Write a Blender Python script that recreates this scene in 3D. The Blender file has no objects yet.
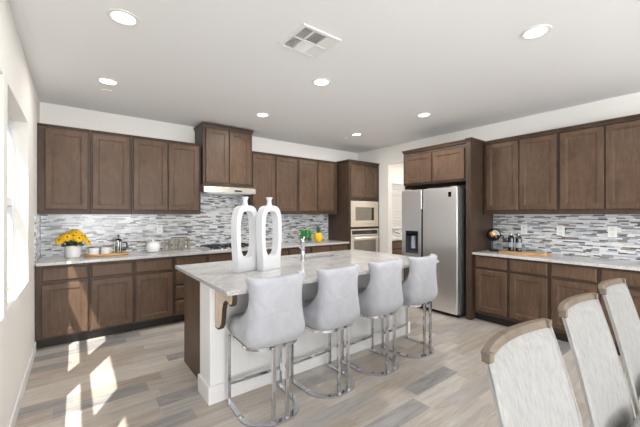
import bpy, bmesh, math, random
from mathutils import Vector, Matrix

# ------------------------------------------------------------------ room dimensions (metres)
XL, XR, YB, H = -0.334, 4.875, 5.02, 2.754      # left wall, right wall, back wall, ceiling
YN = -9.0                                       # rear end of the unseen great room, set far back to even the light
sc = bpy.context.scene
COL = sc.collection
R = math.radians

# ------------------------------------------------------------------ camera
cam = bpy.data.objects.new('camera', bpy.data.cameras.new('camera'))
COL.objects.link(cam)
cam.location = (0, 0, 1.418)
cam.rotation_euler = (R(90), 0, R(-37.47))
cam.data.sensor_width = 36
cam.data.lens = 319.4 / 640 * 36
cam.data.shift_y = 1.2 / 640
cam.data.clip_start = 0.02
sc.camera = cam

# ------------------------------------------------------------------ world, sun, added fill lamps, exposure
w = bpy.data.worlds.new('sky'); sc.world = w; w.use_nodes = True
bg = w.node_tree.nodes['Background']
_tc = w.node_tree.nodes.new('ShaderNodeTexCoord'); _sp = w.node_tree.nodes.new('ShaderNodeSeparateXYZ')
_rp = w.node_tree.nodes.new('ShaderNodeValToRGB'); _mr = w.node_tree.nodes.new('ShaderNodeMapRange')
_mr.inputs['From Min'].default_value = -1; _mr.inputs['From Max'].default_value = 1
w.node_tree.links.new(_tc.outputs['Generated'], _sp.inputs[0]); w.node_tree.links.new(_sp.outputs[2], _mr.inputs[0])
w.node_tree.links.new(_mr.outputs[0], _rp.inputs[0]); w.node_tree.links.new(_rp.outputs[0], bg.inputs[0])
_e = _rp.color_ramp.elements
_e[0].position = 0.47; _e[0].color = (0.42, 0.40, 0.37, 1)      # sunlit ground outside
_e[1].position = 0.53; _e[1].color = (0.90, 0.95, 1.0, 1)       # hazy bright sky
bg.inputs[1].default_value = 0.75
sun = bpy.data.objects.new('sun', bpy.data.lights.new('sun', 'SUN'))
COL.objects.link(sun)
sun.data.energy = 10.5
sun.data.angle = R(0.6)
sun.data.color = (1.0, 0.95, 0.88)
sun.location = (-4, -6, 9)
sun.rotation_euler = Vector((0.343, 0.69, -1)).to_track_quat('-Z', 'Y').to_euler()

def area(name, loc, direction, sx, sy, power, color=(1, 1, 1)):
    l = bpy.data.lights.new(name, 'AREA'); l.shape = 'RECTANGLE'; l.size = sx; l.size_y = sy
    l.energy = power; l.color = color
    o = bpy.data.objects.new(name, l); COL.objects.link(o)
    o.location = loc; o.rotation_euler = Vector(direction).to_track_quat('-Z', 'Y').to_euler()
    return o
area('added_rear_fill', (1.6, -8.85, 1.45), (0, 1, 0.75), 3.6, 2.2, 430, (0.97, 0.985, 1.0))  # added fill lamp, tilted up to brighten ceiling and far walls
area('added_side_fill', (XL + 0.06, -2.2, 1.3), (1, 0.5, 0.7), 2.6, 2.1, 150, (0.97, 0.985, 1.0))  # second added fill, just inside the invented side door
sc.view_settings.view_transform = 'Standard'
sc.view_settings.look = 'None'
sc.view_settings.gamma = 1
sc.view_settings.use_curve_mapping = False
sc.view_settings.exposure = 0.0

# ------------------------------------------------------------------ materials
class NT:
    def __init__(s, name):
        s.m = bpy.data.materials.new(name); s.m.use_nodes = True
        s.t = s.m.node_tree; s.b = s.t.nodes['Principled BSDF']
    def n(s, typ, **kw):
        x = s.t.nodes.new(typ)
        for k, v in kw.items(): setattr(x, k, v)
        return x
    def l(s, a, b): s.t.links.new(a, b)
    def val(s, sock, v): sock.default_value = v
    def math(s, op, a, b=None):
        x = s.n('ShaderNodeMath', operation=op)
        for i, v in enumerate((a, b)):
            if v is None: continue
            if isinstance(v, (int, float)): x.inputs[i].default_value = v
            else: s.l(v, x.inputs[i])
        return x.outputs[0]
    def ramp(s, fac, stops, interp='LINEAR'):
        x = s.n('ShaderNodeValToRGB'); x.color_ramp.interpolation = interp
        e = x.color_ramp.elements
        while len(e) < len(stops): e.new(0.5)
        for i, (p, c) in enumerate(stops):
            e[i].position = p; e[i].color = (*c, 1)
        s.l(fac, x.inputs[0]); return x.outputs[0]
    def noise(s, vec, scale, detail=4, rough=0.55, dist=0.0):
        x = s.n('ShaderNodeTexNoise'); x.inputs['Scale'].default_value = scale
        x.inputs['Detail'].default_value = detail; x.inputs['Roughness'].default_value = rough
        x.inputs['Distortion'].default_value = dist
        if vec is not None: s.l(vec, x.inputs['Vector'])
        return x.outputs[0]
    def coords(s, scale=(1, 1, 1), rot=(0, 0, 0), kind='Object'):
        c = s.n('ShaderNodeTexCoord'); mp = s.n('ShaderNodeMapping')
        mp.inputs['Scale'].default_value = scale; mp.inputs['Rotation'].default_value = rot
        s.l(c.outputs[kind], mp.inputs['Vector']); return mp.outputs[0]
    def mix(s, fac, a, b, mode='MIX'):
        x = s.n('ShaderNodeMix', data_type='RGBA', blend_type=mode)
        for i, v in ((0, fac), (6, a), (7, b)):
            if isinstance(v, (int, float)): x.inputs[i].default_value = v
            elif isinstance(v, tuple): x.inputs[i].default_value = (*v, 1)
            else: s.l(v, x.inputs[i])
        return x.outputs[2]
    def bump(s, h, strength=0.2, dist=0.002):
        x = s.n('ShaderNodeBump'); x.inputs['Strength'].default_value = strength
        x.inputs['Distance'].default_value = dist
        s.l(h, x.inputs['Height']); s.l(x.outputs[0], s.b.inputs['Normal'])

def srgb(r, g, b):
    f = lambda c: (c / 255 / 12.92) if c / 255 <= 0.04045 else ((c / 255 + 0.055) / 1.055) ** 2.4
    return (f(r), f(g), f(b))

def simple(name, col, rough=0.5, metal=0.0, var=0.06, scale=20, coat=0.0, bump=0.0, sheen=0.0):
    k = NT(name); v = k.coords()
    f = k.noise(v, scale, 3)
    lo = tuple(max(0, c * (1 - var)) for c in col); hi = tuple(min(1, c * (1 + var)) for c in col)
    k.l(k.ramp(f, [(0.3, lo), (0.7, hi)]), k.b.inputs['Base Color'])
    k.b.inputs['Roughness'].default_value = rough; k.b.inputs['Metallic'].default_value = metal
    k.b.inputs['Coat Weight'].default_value = coat
    k.b.inputs['Sheen Weight'].default_value = sheen
    if bump: k.bump(f, bump)
    return k.m

def wood(name, dark, mid, light, rough=0.42, scale=(9, 9, 1.1)):
    k = NT(name); v = k.coords(scale)
    g = k.noise(v, 3.5, 6, 0.6, 1.0)
    blotch = k.noise(k.coords((1, 1, 0.7)), 6.5, 4, 0.6, 0.5)
    c1 = k.ramp(g, [(0.25, dark), (0.52, mid), (0.8, light)])
    c2 = k.ramp(blotch, [(0.3, tuple(c * 0.68 for c in mid)), (0.7, tuple(min(1, c * 1.34) for c in mid))])
    k.l(k.mix(0.62, c1, c2), k.b.inputs['Base Color'])
    k.b.inputs['Roughness'].default_value = rough; k.b.inputs['Specular IOR Level'].default_value = 0.3
    k.bump(g, 0.08, 0.001)
    return k.m

M = {}
M['wall'] = simple('wall_paint', srgb(243, 241, 237), 0.85, var=0.012, scale=60)
M['ceil'] = simple('ceiling_paint', srgb(242, 243, 244), 0.9, var=0.012, scale=60)
M['white'] = simple('white_paint', srgb(236, 236, 235), 0.5, var=0.01)
M['vinyl'] = simple('white_vinyl', srgb(228, 230, 232), 0.4, var=0.01)
M['wood'] = wood('stained_maple', srgb(56, 42, 32), srgb(92, 72, 57), srgb(132, 108, 88))
M['wood_dark'] = wood('stained_frame', srgb(50, 39, 31), srgb(73, 58, 47), srgb(96, 79, 66))
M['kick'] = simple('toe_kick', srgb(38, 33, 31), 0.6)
M['corbel'] = wood('corbel_sunlit_wood', srgb(196, 172, 150), srgb(216, 196, 176), srgb(228, 212, 196), scale=(9, 1.1, 9))  # pale tone paints in the sunlight on the bracket's side
M['tray'] = wood('light_tray_wood', srgb(170, 122, 70), srgb(206, 160, 104), srgb(226, 186, 132), scale=(1.2, 9, 9))
M['oak'] = wood('weathered_oak', srgb(92, 81, 70), srgb(116, 104, 91), srgb(138, 126, 112), 0.6, scale=(1.4, 9, 9))
M['black'] = simple('black_plastic', srgb(22, 22, 24), 0.35)
M['gloss_black'] = simple('black_glass', srgb(14, 14, 16), 0.08, coat=0.5)
M['iron'] = simple('cast_iron', srgb(36, 37, 40), 0.55, var=0.2)
M['ceramic'] = simple('white_ceramic', srgb(240, 240, 240), 0.35, var=0.01, coat=0.2)
M['matte_white'] = simple('matte_white_ceramic', srgb(222, 223, 226), 0.6, var=0.015, bump=0.05)
M['chrome'] = simple('polished_chrome', (0.62, 0.63, 0.66), 0.07, metal=1.0, var=0.01)
M['gold'] = simple('brass_disc', srgb(214, 160, 90), 0.25, metal=0.8, var=0.1)
M['yellow'] = simple('yellow_petals', srgb(250, 190, 12), 0.6, var=0.22, scale=40)
M['brown'] = simple('flower_centre', srgb(112, 66, 22), 0.8, var=0.3, scale=120)
M['leaf'] = simple('green_leaf', srgb(64, 88, 38), 0.55, var=0.3)
M['grass'] = simple('bright_grass', srgb(28, 148, 44), 0.5, var=0.3)
M['pine'] = simple('pineapple_yellow', srgb(246, 196, 24), 0.45, var=0.15)
M['pineleaf'] = simple('pineapple_leaf', srgb(58, 104, 78), 0.5, var=0.2)
M['label'] = simple('paper_label', srgb(150, 156, 168), 0.6, var=0.2, scale=90)
M['letter'] = simple('zinc_face', srgb(136, 128, 116), 0.5, metal=0.3, var=0.15)
M['letter_side'] = simple('cream_letter_side', srgb(226, 218, 204), 0.6)
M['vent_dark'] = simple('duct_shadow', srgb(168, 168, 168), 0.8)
M['plate'] = simple('outlet_plate', srgb(240, 240, 238), 0.4, var=0.005)

# brushed steel
k = NT('brushed_steel'); g = k.noise(k.coords((2, 2, 160)), 4, 4, 0.6)
k.l(k.ramp(g, [(0.3, (0.84, 0.85, 0.86)), (0.7, (0.92, 0.93, 0.94))]), k.b.inputs['Base Color'])
k.b.inputs['Metallic'].default_value = 0.92; k.b.inputs['Roughness'].default_value = 0.32
M['steel'] = k.m
k = NT('warm_steel'); g = k.noise(k.coords((160, 2, 2)), 4, 4, 0.6)
k.l(k.ramp(g, [(0.3, (0.66, 0.60, 0.52)), (0.7, (0.78, 0.72, 0.63))]), k.b.inputs['Base Color'])
k.b.inputs['Metallic'].default_value = 0.75; k.b.inputs['Roughness'].default_value = 0.34
M['warm_steel'] = k.m
# oven glass
k = NT('oven_glass'); k.b.inputs['Base Color'].default_value = (0.16, 0.14, 0.11, 1)
k.b.inputs['Roughness'].default_value = 0.1; k.b.inputs['Coat Weight'].default_value = 1
k.b.inputs['Metallic'].default_value = 0.35
k.l(k.ramp(k.noise(k.coords(), 5), [(0.3, (0.17, 0.15, 0.12)), (0.7, (0.21, 0.185, 0.145))]), k.b.inputs['Base Color'])
M['oven_glass'] = k.m
# window pane: mostly clear with a little reflection
k = NT('window_glass'); tr = k.n('ShaderNodeBsdfTransparent'); gl = k.n('ShaderNodeBsdfGlossy')
gl.inputs['Roughness'].default_value = 0.02; mx = k.n('ShaderNodeMixShader'); mx.inputs[0].default_value = 0.06
k.l(tr.outputs[0], mx.inputs[1]); k.l(gl.outputs[0], mx.inputs[2])
k.l(mx.outputs[0], k.t.nodes['Material Output'].inputs[0]); M['glass'] = k.m
k = NT('clear_glassware'); tr = k.n('ShaderNodeBsdfTransparent'); gl = k.n('ShaderNodeBsdfGlossy')
tr.inputs[0].default_value = (0.86, 0.9, 0.9, 1)
gl.inputs['Roughness'].default_value = 0.03; mx = k.n('ShaderNodeMixShader'); mx.inputs[0].default_value = 0.2
k.l(tr.outputs[0], mx.inputs[1]); k.l(gl.outputs[0], mx.inputs[2])
k.l(mx.outputs[0], k.t.nodes['Material Output'].inputs[0]); M['glassware'] = k.m
# lamp lens
k = NT('downlight_lens'); k.b.inputs['Base Color'].default_value = (1, 1, 1, 1)
k.b.inputs['Emission Color'].default_value = (1, 0.94, 0.84, 1); k.b.inputs['Emission Strength'].default_value = 4
M['lens'] = k.m
# granite
k = NT('granite'); v = k.coords()
big = k.noise(v, 5, 5, 0.6, 0.5); mid = k.noise(v, 34, 4, 0.65); fine = k.noise(v, 90, 3, 0.7)
c = k.ramp(big, [(0.3, srgb(184, 181, 180)), (0.5, srgb(198, 197, 196)), (0.7, srgb(212, 212, 212))])
c = k.mix(k.ramp(mid, [(0.54, (0, 0, 0)), (0.68, (0.6, 0.6, 0.6))]), c, srgb(170, 164, 162))
c = k.mix(k.ramp(fine, [(0.57, (0, 0, 0)), (0.65, (0.85, 0.85, 0.85))]), c, srgb(112, 104, 100))
c = k.mix(k.ramp(fine, [(0.30, (0.8, 0.8, 0.8)), (0.38, (0, 0, 0))]), c, srgb(240, 240, 240))
k.l(c, k.b.inputs['Base Color']); k.b.inputs['Roughness'].default_value = 0.16
M['granite'] = k.m
# floor: wood-look planks running along x
k = NT('plank_tile_floor'); co = k.n('ShaderNodeTexCoord'); sp = k.n('ShaderNodeSeparateXYZ')
k.l(co.outputs['Object'], sp.inputs[0])
PW, PL = 0.152, 0.61
row = k.math('FLOOR', k.math('DIVIDE', sp.outputs[1], PW))
wn = k.n('ShaderNodeTexWhiteNoise', noise_dimensions='1D'); k.l(row, wn.inputs['W'])
u = k.math('DIVIDE', k.math('ADD', sp.outputs[0], k.math('MULTIPLY', wn.outputs[0], 3.1)), PL)
colm = k.math('FLOOR', u)
cx = k.n('ShaderNodeCombineXYZ'); k.l(row, cx.inputs[0]); k.l(colm, cx.inputs[1])
wn2 = k.n('ShaderNodeTexWhiteNoise', noise_dimensions='2D'); k.l(cx.outputs[0], wn2.inputs['Vector'])
base = k.ramp(wn2.outputs[0], [(0.0, srgb(186, 177, 167)), (0.16, srgb(202, 194, 184)), (0.32, srgb(178, 166, 152)),
                               (0.48, srgb(194, 188, 181)), (0.62, srgb(208, 201, 192)), (0.76, srgb(174, 171, 168)), (0.89, srgb(138, 139, 142))], 'CONSTANT')
off = k.n('ShaderNodeVectorMath', operation='ADD'); k.l(co.outputs['Object'], off.inputs[0])
sc3 = k.n('ShaderNodeVectorMath', operation='SCALE'); k.l(cx.outputs[0], sc3.inputs[0]); sc3.inputs['Scale'].default_value = 3.7
k.l(sc3.outputs[0], off.inputs[1])
mp = k.n('ShaderNodeMapping'); mp.inputs['Scale'].default_value = (1.1, 9, 1); k.l(off.outputs[0], mp.inputs[0])
gr = k.noise(mp.outputs[0], 2.2, 6, 0.66, 1.2)
c = k.mix(0.34, base, k.ramp(gr, [(0.32, srgb(120, 110, 100)), (0.5, srgb(184, 175, 165)), (0.68, srgb(220, 213, 205))]))
fv = k.math('FRACT', k.math('DIVIDE', sp.outputs[1], PW)); fu = k.math('FRACT', u)
gv = k.math('LESS_THAN', k.math('MINIMUM', fv, k.math('SUBTRACT', 1.0, fv)), 0.012)
gu = k.math('LESS_THAN', k.math('MINIMUM', fu, k.math('SUBTRACT', 1.0, fu)), 0.0022)
c = k.mix(k.math('MULTIPLY', k.math('MAXIMUM', gv, gu), 0.7), c, srgb(196, 190, 182))
k.l(c, k.b.inputs['Base Color']); k.b.inputs['Roughness'].default_value = 0.34
M['floor'] = k.m
# linear glass mosaic; u axis 0 = x, 1 = y
def mosaic(name, axis):
    k = NT(name); co = k.n('ShaderNodeTexCoord'); sp = k.n('ShaderNodeSeparateXYZ')
    k.l(co.outputs['Object'], sp.inputs[0])
    hh = 0.0165
    vv = k.math('DIVIDE', sp.outputs[2], hh); row = k.math('FLOOR', vv)
    wn = k.n('ShaderNodeTexWhiteNoise', noise_dimensions='1D'); k.l(row, wn.inputs['W'])
    wdt = k.math('ADD', k.math('MULTIPLY', wn.outputs[0], 0.075), 0.055)
    u = k.math('DIVIDE', k.math('ADD', sp.outputs[axis], k.math('MULTIPLY', wn.outputs[0], 7.7)), wdt)
    colm = k.math('FLOOR', u)
    cx = k.n('ShaderNodeCombineXYZ'); k.l(row, cx.inputs[0]); k.l(colm, cx.inputs[1])
    w2 = k.n('ShaderNodeTexWhiteNoise', noise_dimensions='2D'); k.l(cx.outputs[0], w2.inputs['Vector'])
    c = k.ramp(w2.outputs[0], [(0.0, srgb(222, 225, 228)), (0.20, srgb(200, 205, 210)), (0.36, srgb(178, 185, 194)),
                               (0.48, srgb(206, 204, 198)), (0.58, srgb(146, 151, 160)), (0.70, srgb(132, 127, 124)),
                               (0.79, srgb(230, 232, 234)), (0.89, srgb(84, 83, 88))], 'CONSTANT')
    fv = k.math('FRACT', vv); fu = k.math('FRACT', u)
    gv = k.math('LESS_THAN', fv, 0.11)
    gu = k.math('LESS_THAN', k.math('MULTIPLY', fu, wdt), 0.0022)
    c = k.mix(k.math('MAXIMUM', gv, gu), c, srgb(196, 194, 190))
    k.l(c, k.b.inputs['Base Color']); k.b.inputs['Roughness'].default_value = 0.18
    return k.m
M['mosaic_x'] = mosaic('glass_mosaic_back', 0)
M['mosaic_y'] = mosaic('glass_mosaic_side', 1)
# velvet
def fabric(name, lo, mid, hi, sheen, sc1=7):
    k = NT(name); v = k.coords()
    f = k.noise(v, sc1, 4, 0.6, 0.8); g = k.noise(v, 260, 2)
    c = k.ramp(f, [(0.3, lo), (0.5, mid), (0.7, hi)])
    c = k.mix(0.12, c, k.ramp(g, [(0.3, (0.2, 0.2, 0.2)), (0.7, (1, 1, 1))]), 'MULTIPLY')
    k.l(c, k.b.inputs['Base Color']); k.b.inputs['Roughness'].default_value = 0.85
    k.b.inputs['Sheen Weight'].default_value = sheen; k.bump(g, 0.25, 0.001)
    return k.m
M['velvet'] = fabric('grey_velvet', srgb(178, 181, 189), srgb(189, 191, 198), srgb(199, 201, 207), 0.15)
k = NT('cream_linen'); g = k.noise(k.coords((16, 16, 1.6)), 5, 5, 0.6); f = k.noise(k.coords(), 6, 3)
c = k.ramp(g, [(0.3, srgb(138, 136, 134)), (0.5, srgb(150, 149, 147)), (0.72, srgb(159, 158, 156))])
k.l(c, k.b.inputs['Base Color']); k.b.inputs['Roughness'].default_value = 0.9; k.bump(g, 0.15, 0.001)
M['linen'] = k.m

# ------------------------------------------------------------------ mesh helpers
class MB:
    def __init__(s): s.bm = bmesh.new()
    def quad(s, *p): return s.bm.faces.new([s.bm.verts.new(q) for q in p])
    def box(s, x0, x1, y0, y1, z0, z1):
        v = [s.bm.verts.new((x, y, z)) for x in (x0, x1) for y in (y0, y1) for z in (z0, z1)]
        for f in ((0, 1, 3, 2), (4, 6, 7, 5), (0, 4, 5, 1), (2, 3, 7, 6), (0, 2, 6, 4), (1, 5, 7, 3)):
            s.bm.faces.new([v[i] for i in f])
        return s
    def loft(s, rings, closed=True, caps=True):
        rs = [[s.bm.verts.new(p) for p in r] for r in rings]
        n = len(rs[0])
        for a, b in zip(rs, rs[1:]):
            for i in range(n if closed else n - 1):
                j = (i + 1) % n
                s.bm.faces.new((a[i], a[j], b[j], b[i]))
        if caps and closed:
            s.bm.faces.new(rs[0][::-1]); s.bm.faces.new(rs[-1])
        return s
    def cyl(s, p0, p1, r0, r1=None, n=20):
        return s.tube([p0, p1], r0, n, r1)
    def tube(s, pts, r, n=10, r1=None, closed=False, flat=None):
        pts = [Vector(p) for p in pts]; rings = []; m = len(pts); up = None
        for i, p in enumerate(pts):
            if closed: d = (pts[(i + 1) % m] - pts[i - 1])
            else: d = pts[min(i + 1, m - 1)] - pts[max(i - 1, 0)]
            d.normalize()
            if up is None:
                up = Vector((0, 0, 1)) if abs(d.z) < 0.9 else Vector((1, 0, 0))
            a = d.cross(up).normalized(); b = a.cross(d).normalized(); up = b
            rr = r if r1 is None else r + (r1 - r) * i / (m - 1)
            ra, rb = (rr, rr) if flat is None else flat
            off = math.pi / 4 if n == 4 else 0
            kk = math.sqrt(2) if n == 4 else 1
            rings.append([p + kk * (a * math.cos(2 * math.pi * q / n + off) * ra + b * math.sin(2 * math.pi * q / n + off) * rb) for q in range(n)])
        if closed: rings.append(rings[0])
        if closed:
            rs = [[s.bm.verts.new(p) for p in q] for q in rings[:-1]]
            for i in range(m):
                a, b = rs[i], rs[(i + 1) % m]
                for q in range(n): s.bm.faces.new((a[q], a[(q + 1) % n], b[(q + 1) % n], b[q]))
            return s
        return s.loft(rings)
    def lathe(s, prof, c=(0, 0, 0), n=28):
        rings = [[(c[0] + r * math.cos(2 * math.pi * q / n), c[1] + r * math.sin(2 * math.pi * q / n), c[2] + z) for q in range(n)] for r, z in prof]
        return s.loft(rings)
    def prism(s, poly, t0, t1, axis='y'):
        f = {'y': lambda a, b, t: (a, t, b), 'x': lambda a, b, t: (t, a, b), 'z': lambda a, b, t: (a, b, t)}[axis]
        return s.loft([[f(a, b, t0) for a, b in poly], [f(a, b, t1) for a, b in poly]])
    def grid_solid(s, us, vs, skip, t0, t1, axis):
        """slab with rectangular openings; u,v are the in-plane axes, t the thickness axis"""
        f = {'y': lambda u, v, t: (u, t, v), 'x': lambda u, v, t: (t, u, v), 'z': lambda u, v, t: (u, v, t)}[axis]
        V = {}
        def g(i, j, q):
            if (i, j, q) not in V: V[(i, j, q)] = s.bm.verts.new(f(us[i], vs[j], (t0, t1)[q]))
            return V[(i, j, q)]
        nu, nv = len(us) - 1, len(vs) - 1
        fill = lambda i, j: 0 <= i < nu and 0 <= j < nv and (i, j) not in skip
        for i in range(nu):
            for j in range(nv):
                if not fill(i, j): continue
                for q in (0, 1):
                    s.bm.faces.new((g(i, j, q), g(i + 1, j, q), g(i + 1, j + 1, q), g(i, j + 1, q)))
                for di, dj, a, b in ((-1, 0, (i, j), (i, j + 1)), (1, 0, (i + 1, j), (i + 1, j + 1)),
                                     (0, -1, (i, j), (i + 1, j)), (0, 1, (i, j + 1), (i + 1, j + 1))):
                    if not fill(i + di, j + dj):
                        s.bm.faces.new((g(*a, 0), g(*b, 0), g(*b, 1), g(*a, 1)))
        return s
    def build(s, name, mat, parent=None, bevel=0, seg=2, smooth=False, sub=0, loc=None):
        bmesh.ops.recalc_face_normals(s.bm, faces=s.bm.faces)
        me = bpy.data.meshes.new(name); s.bm.to_mesh(me); s.bm.free()
        o = bpy.data.objects.new(name, me); COL.objects.link(o)
        me.materials.append(mat)
        if parent is not None: o.parent = parent
        if loc: o.location = loc
        if smooth:
            for p in me.polygons: p.use_smooth = True
            if smooth != 'all': me.set_sharp_from_angle(angle=R(40))
        if bevel:
            b = o.modifiers.new('bevel', 'BEVEL'); b.width = bevel; b.segments = seg; b.limit_method = 'ANGLE'; b.angle_limit = R(35)
        if sub:
            b = o.modifiers.new('subdivision', 'SUBSURF'); b.levels = sub; b.render_levels = sub
        return o

def thing(name, label, cat, loc=(0, 0, 0), rz=0, group=None):
    o = bpy.data.objects.new(name, None); COL.objects.link(o)
    o.empty_display_size = 0.1
    o.location = loc; o.rotation_euler = (0, 0, rz)
    return tag(o, label, cat, group)
def tag(o, label, cat, group=None):
    o['label'] = label; o['category'] = cat
    if group: o['group'] = group
    return o
def struct(o):
    o['kind'] = 'structure'; return o
def dup(root, loc, rz, label, group=None):
    r = root.copy(); COL.objects.link(r); r.location = loc; r.rotation_euler = (0, 0, rz)
    r['label'] = label
    if group: r['group'] = group
    for ch in list(root.children):
        c = ch.copy(); COL.objects.link(c); c.parent = r
        for gch in list(ch.children):
            d = gch.copy(); COL.objects.link(d); d.parent = c
    return r

# ------------------------------------------------------------------ room shell
XP = 7.1                                            # far side of the pantry room
struct(MB().box(XL - 0.3, XP + 0.1, YN - 0.1, YB + 0.1, -0.1, 0).build('floor', M['floor']))
struct(MB().box(XL - 0.16, XP + 0.1, YN - 0.1, YB + 0.1, H, H + 0.1).build('ceiling', M['ceil']))
struct(MB().box(XL - 0.16, XP + 0.1, YB, YB + 0.14, 0, H).build('wall_back', M['wall']))
WZ0, WZ1 = 0.82, 2.24
WIN = [(2.76, 3.85), (1.53, 2.62), (0.30, 1.39)]
ys = [YN, -3.5, -0.9, 0.30, 1.39, 1.53, 2.62, 2.76, 3.85, YB]
zs = [0, WZ0, WZ1, H]
mb = MB().grid_solid(ys, zs, {(3, 1), (5, 1), (7, 1), (1, 0), (1, 1)}, XL - 0.15, XL, 'x')
struct(mb.build('wall_left', M['wall']))
OY0, OY1, OZ = 3.305, 4.165, 2.41                       # opening to the pantry
mb = MB().grid_solid([YN, OY0, OY1, YB], [0, OZ, H], {(1, 0)}, XR, XR + 0.12, 'x')
struct(mb.build('wall_right', M['wall']))
mb = MB().grid_solid([XL, -0.3, 3.5, XR], [0, 0.3, 2.5, H], {(1, 1)}, YN, YN + 0.12, 'y')
struct(mb.build('wall_rear', M['wall']))
struct(MB().box(XP, XP + 0.1, 2.3, YB, 0, H).build('wall_pantry', M['wall']))
struct(MB().box(XR + 0.12, XP, 2.3, 2.4, 0, H).build('wall_pantry_side', M['wall']))
struct(MB().box(XL, XL + 0.014, YN + 0.12, -3.5, 0, 0.10).box(XL, XL + 0.014, -0.9, 4.42, 0, 0.10).build('baseboard_left', M['white'], bevel=0.004))
struct(MB().box(XR - 0.014, XR, YN + 0.12, 0.42, 0, 0.10).build('baseboard_right', M['white'], bevel=0.004))
# glass mosaic backsplashes
TZ0, TZ1 = 0.916, 1.424
mb = MB().box(XL + 0.012, 1.44, YB - 0.010, YB, TZ0, TZ1)
mb.box(1.44, 2.20, YB - 0.010, YB, TZ0, 1.853).box(2.20, 4.049, YB - 0.010, YB, TZ0, TZ1)
struct(mb.build('trim_1', M['mosaic_x']))
struct(MB().box(XR - 0.010, XR, 0.43, 2.169, TZ0, TZ1).build('trim_2', M['mosaic_y']))
struct(MB().box(XL, XL + 0.010, 4.40, YB - 0.0, TZ0, TZ1).build('trim_3', M['mosaic_y']))

# windows in the left wall: frame, sashes, meeting rail and two panes each
for i, (a, b) in enumerate(WIN):
    x0, x1 = XL - 0.148, XL - 0.095
    zr = (WZ0 + WZ1) / 2
    mb = MB().grid_solid([a, a + 0.045, b - 0.045, b], [WZ0, WZ0 + 0.05, zr - 0.035, zr + 0.035, WZ1 - 0.045, WZ1], {(1, 1), (1, 3)}, x0, x1, 'x')
    wdw = struct(mb.build('window_%d' % (i + 1), M['vinyl'], bevel=0.004))
    MB().box(x0 + 0.022, x0 + 0.028, a + 0.045, b - 0.045, WZ0 + 0.05, zr - 0.035).build('pane', M['glass'], wdw)
    MB().box(x0 + 0.022, x0 + 0.028, a + 0.045, b - 0.045, zr + 0.035, WZ1 - 0.045).build('pane', M['glass'], wdw)
# unseen rear window and side door, invented as a place for the fill light
mb = MB().grid_solid([-0.3, -0.24, 1.57, 1.63, 3.44, 3.5], [0.3, 0.36, 2.44, 2.5], {(1, 1), (3, 1)}, YN + 0.02, YN + 0.08, 'y')
wdw = struct(mb.build('window_4', M['vinyl']))
MB().box(-0.24, 1.57, YN + 0.045, YN + 0.051, 0.36, 2.44).build('pane', M['glass'], wdw)
MB().box(1.63, 3.44, YN + 0.045, YN + 0.051, 0.36, 2.44).build('pane', M['glass'], wdw)
mb = MB().grid_solid([-3.5, -3.42, -2.24, -2.16, -0.98, -0.9], [0.0, 0.08, 2.16, 2.24], {(1, 1), (3, 1)}, XL - 0.13, XL - 0.07, 'x')
dr = struct(mb.build('added_side_door', M['vinyl']))
MB().box(XL - 0.103, XL - 0.097, -3.42, -2.24, 0.08, 2.16).build('pane', M['glass'], dr)
MB().box(XL - 0.103, XL - 0.097, -2.16, -0.98, 0.08, 2.16).build('pane', M['glass'], dr)

# pantry: window with blinds over a short counter
PY = 4.90
mb = MB().grid_solid([XR + 0.12, 5.35, 6.75, XP], [0, 1.10, 2.19, H], {(1, 1)}, PY, PY + 0.118, 'y')
struct(mb.build('wall_pantry_back', M['wall']))
bl = thing('window_blind', 'white slatted window blind seen through the opening beside the fridge', 'blind', (6.05, PY - 0.03, 1.10))
for q in range(30):
    z = 0.03 + q * 0.0345
    MB().loft([[(xx, -0.018, z - 0.012), (xx, 0.018, z + 0.012), (xx, 0.017, z + 0.0145), (xx, -0.019, z - 0.0095)] for xx in (-0.69, 0.69)]).build('slat', M['white'], bl)
MB().box(-0.70, 0.70, -0.03, 0.028, 1.045, 1.09).build('headrail', M['white'], bl)
MB().box(-0.70, 0.70, -0.02, 0.02, 0.0, 0.016).build('bottom_rail', M['white'], bl)
struct(MB().box(XR + 0.121, XP - 0.001, PY - 0.010, PY, 0.915, 1.095).build('trim_4', M['mosaic_x']))
area('added_pantry_fill', (6.0, 3.6, H - 0.06), (0, 0, -1), 0.5, 0.5, 40, (1.0, 0.94, 0.86))  # unseen lamp added to brighten the pantry and its blind

# ------------------------------------------------------------------ cabinets
def door_mesh(x0, x1, z0, z1, yb, t=0.02, fw=0.056):
    """framed door with a recessed flat panel; yb = back plane, front at yb - t"""
    mb = MB(); rings = []
    def rect(ins, y): return [(x0 + ins, y, z0 + ins), (x1 - ins, y, z0 + ins), (x1 - ins, y, z1 - ins), (x0 + ins, y, z1 - ins)]
    f = yb - t
    rings = [rect(0, yb), rect(0, f + 0.005), rect(0.005, f), rect(fw, f), rect(fw + 0.004, f + 0.005), rect(fw + 0.010, f + 0.005), rect(fw + 0.015, f + 0.010)]
    mb.loft(rings)
    return mb
def drawer_mesh(x0, x1, z0, z1, yb, t=0.02):
    mb = MB()
    def rect(ins, y): return [(x0 + ins, y, z0 + ins), (x1 - ins, y, z0 + ins), (x1 - ins, y, z1 - ins), (x0 + ins, y, z1 - ins)]
    f = yb - t
    return mb.loft([rect(0, yb), rect(0, f + 0.009), rect(0.004, f + 0.007), rect(0.011, f)])
def crown_mesh(x0, x1, dep, z1, left=True, right=True, h=0.05, p=0.022):
    mb = MB(); prof = [(0.004, z1 - h), (0.008, z1 - h * 0.55), (p * 0.8, z1 - h * 0.25), (p, z1 - h * 0.2), (p, z1)]
    rings = []
    for o, z in prof:
        l = x0 - (o if left else 0); r_ = x1 + (o if right else 0)
        rings.append([(l, -0.002, z), (r_, -0.002, z), (r_, -dep - o, z), (l, -dep - o, z)])
    return mb.loft(rings)

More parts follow.
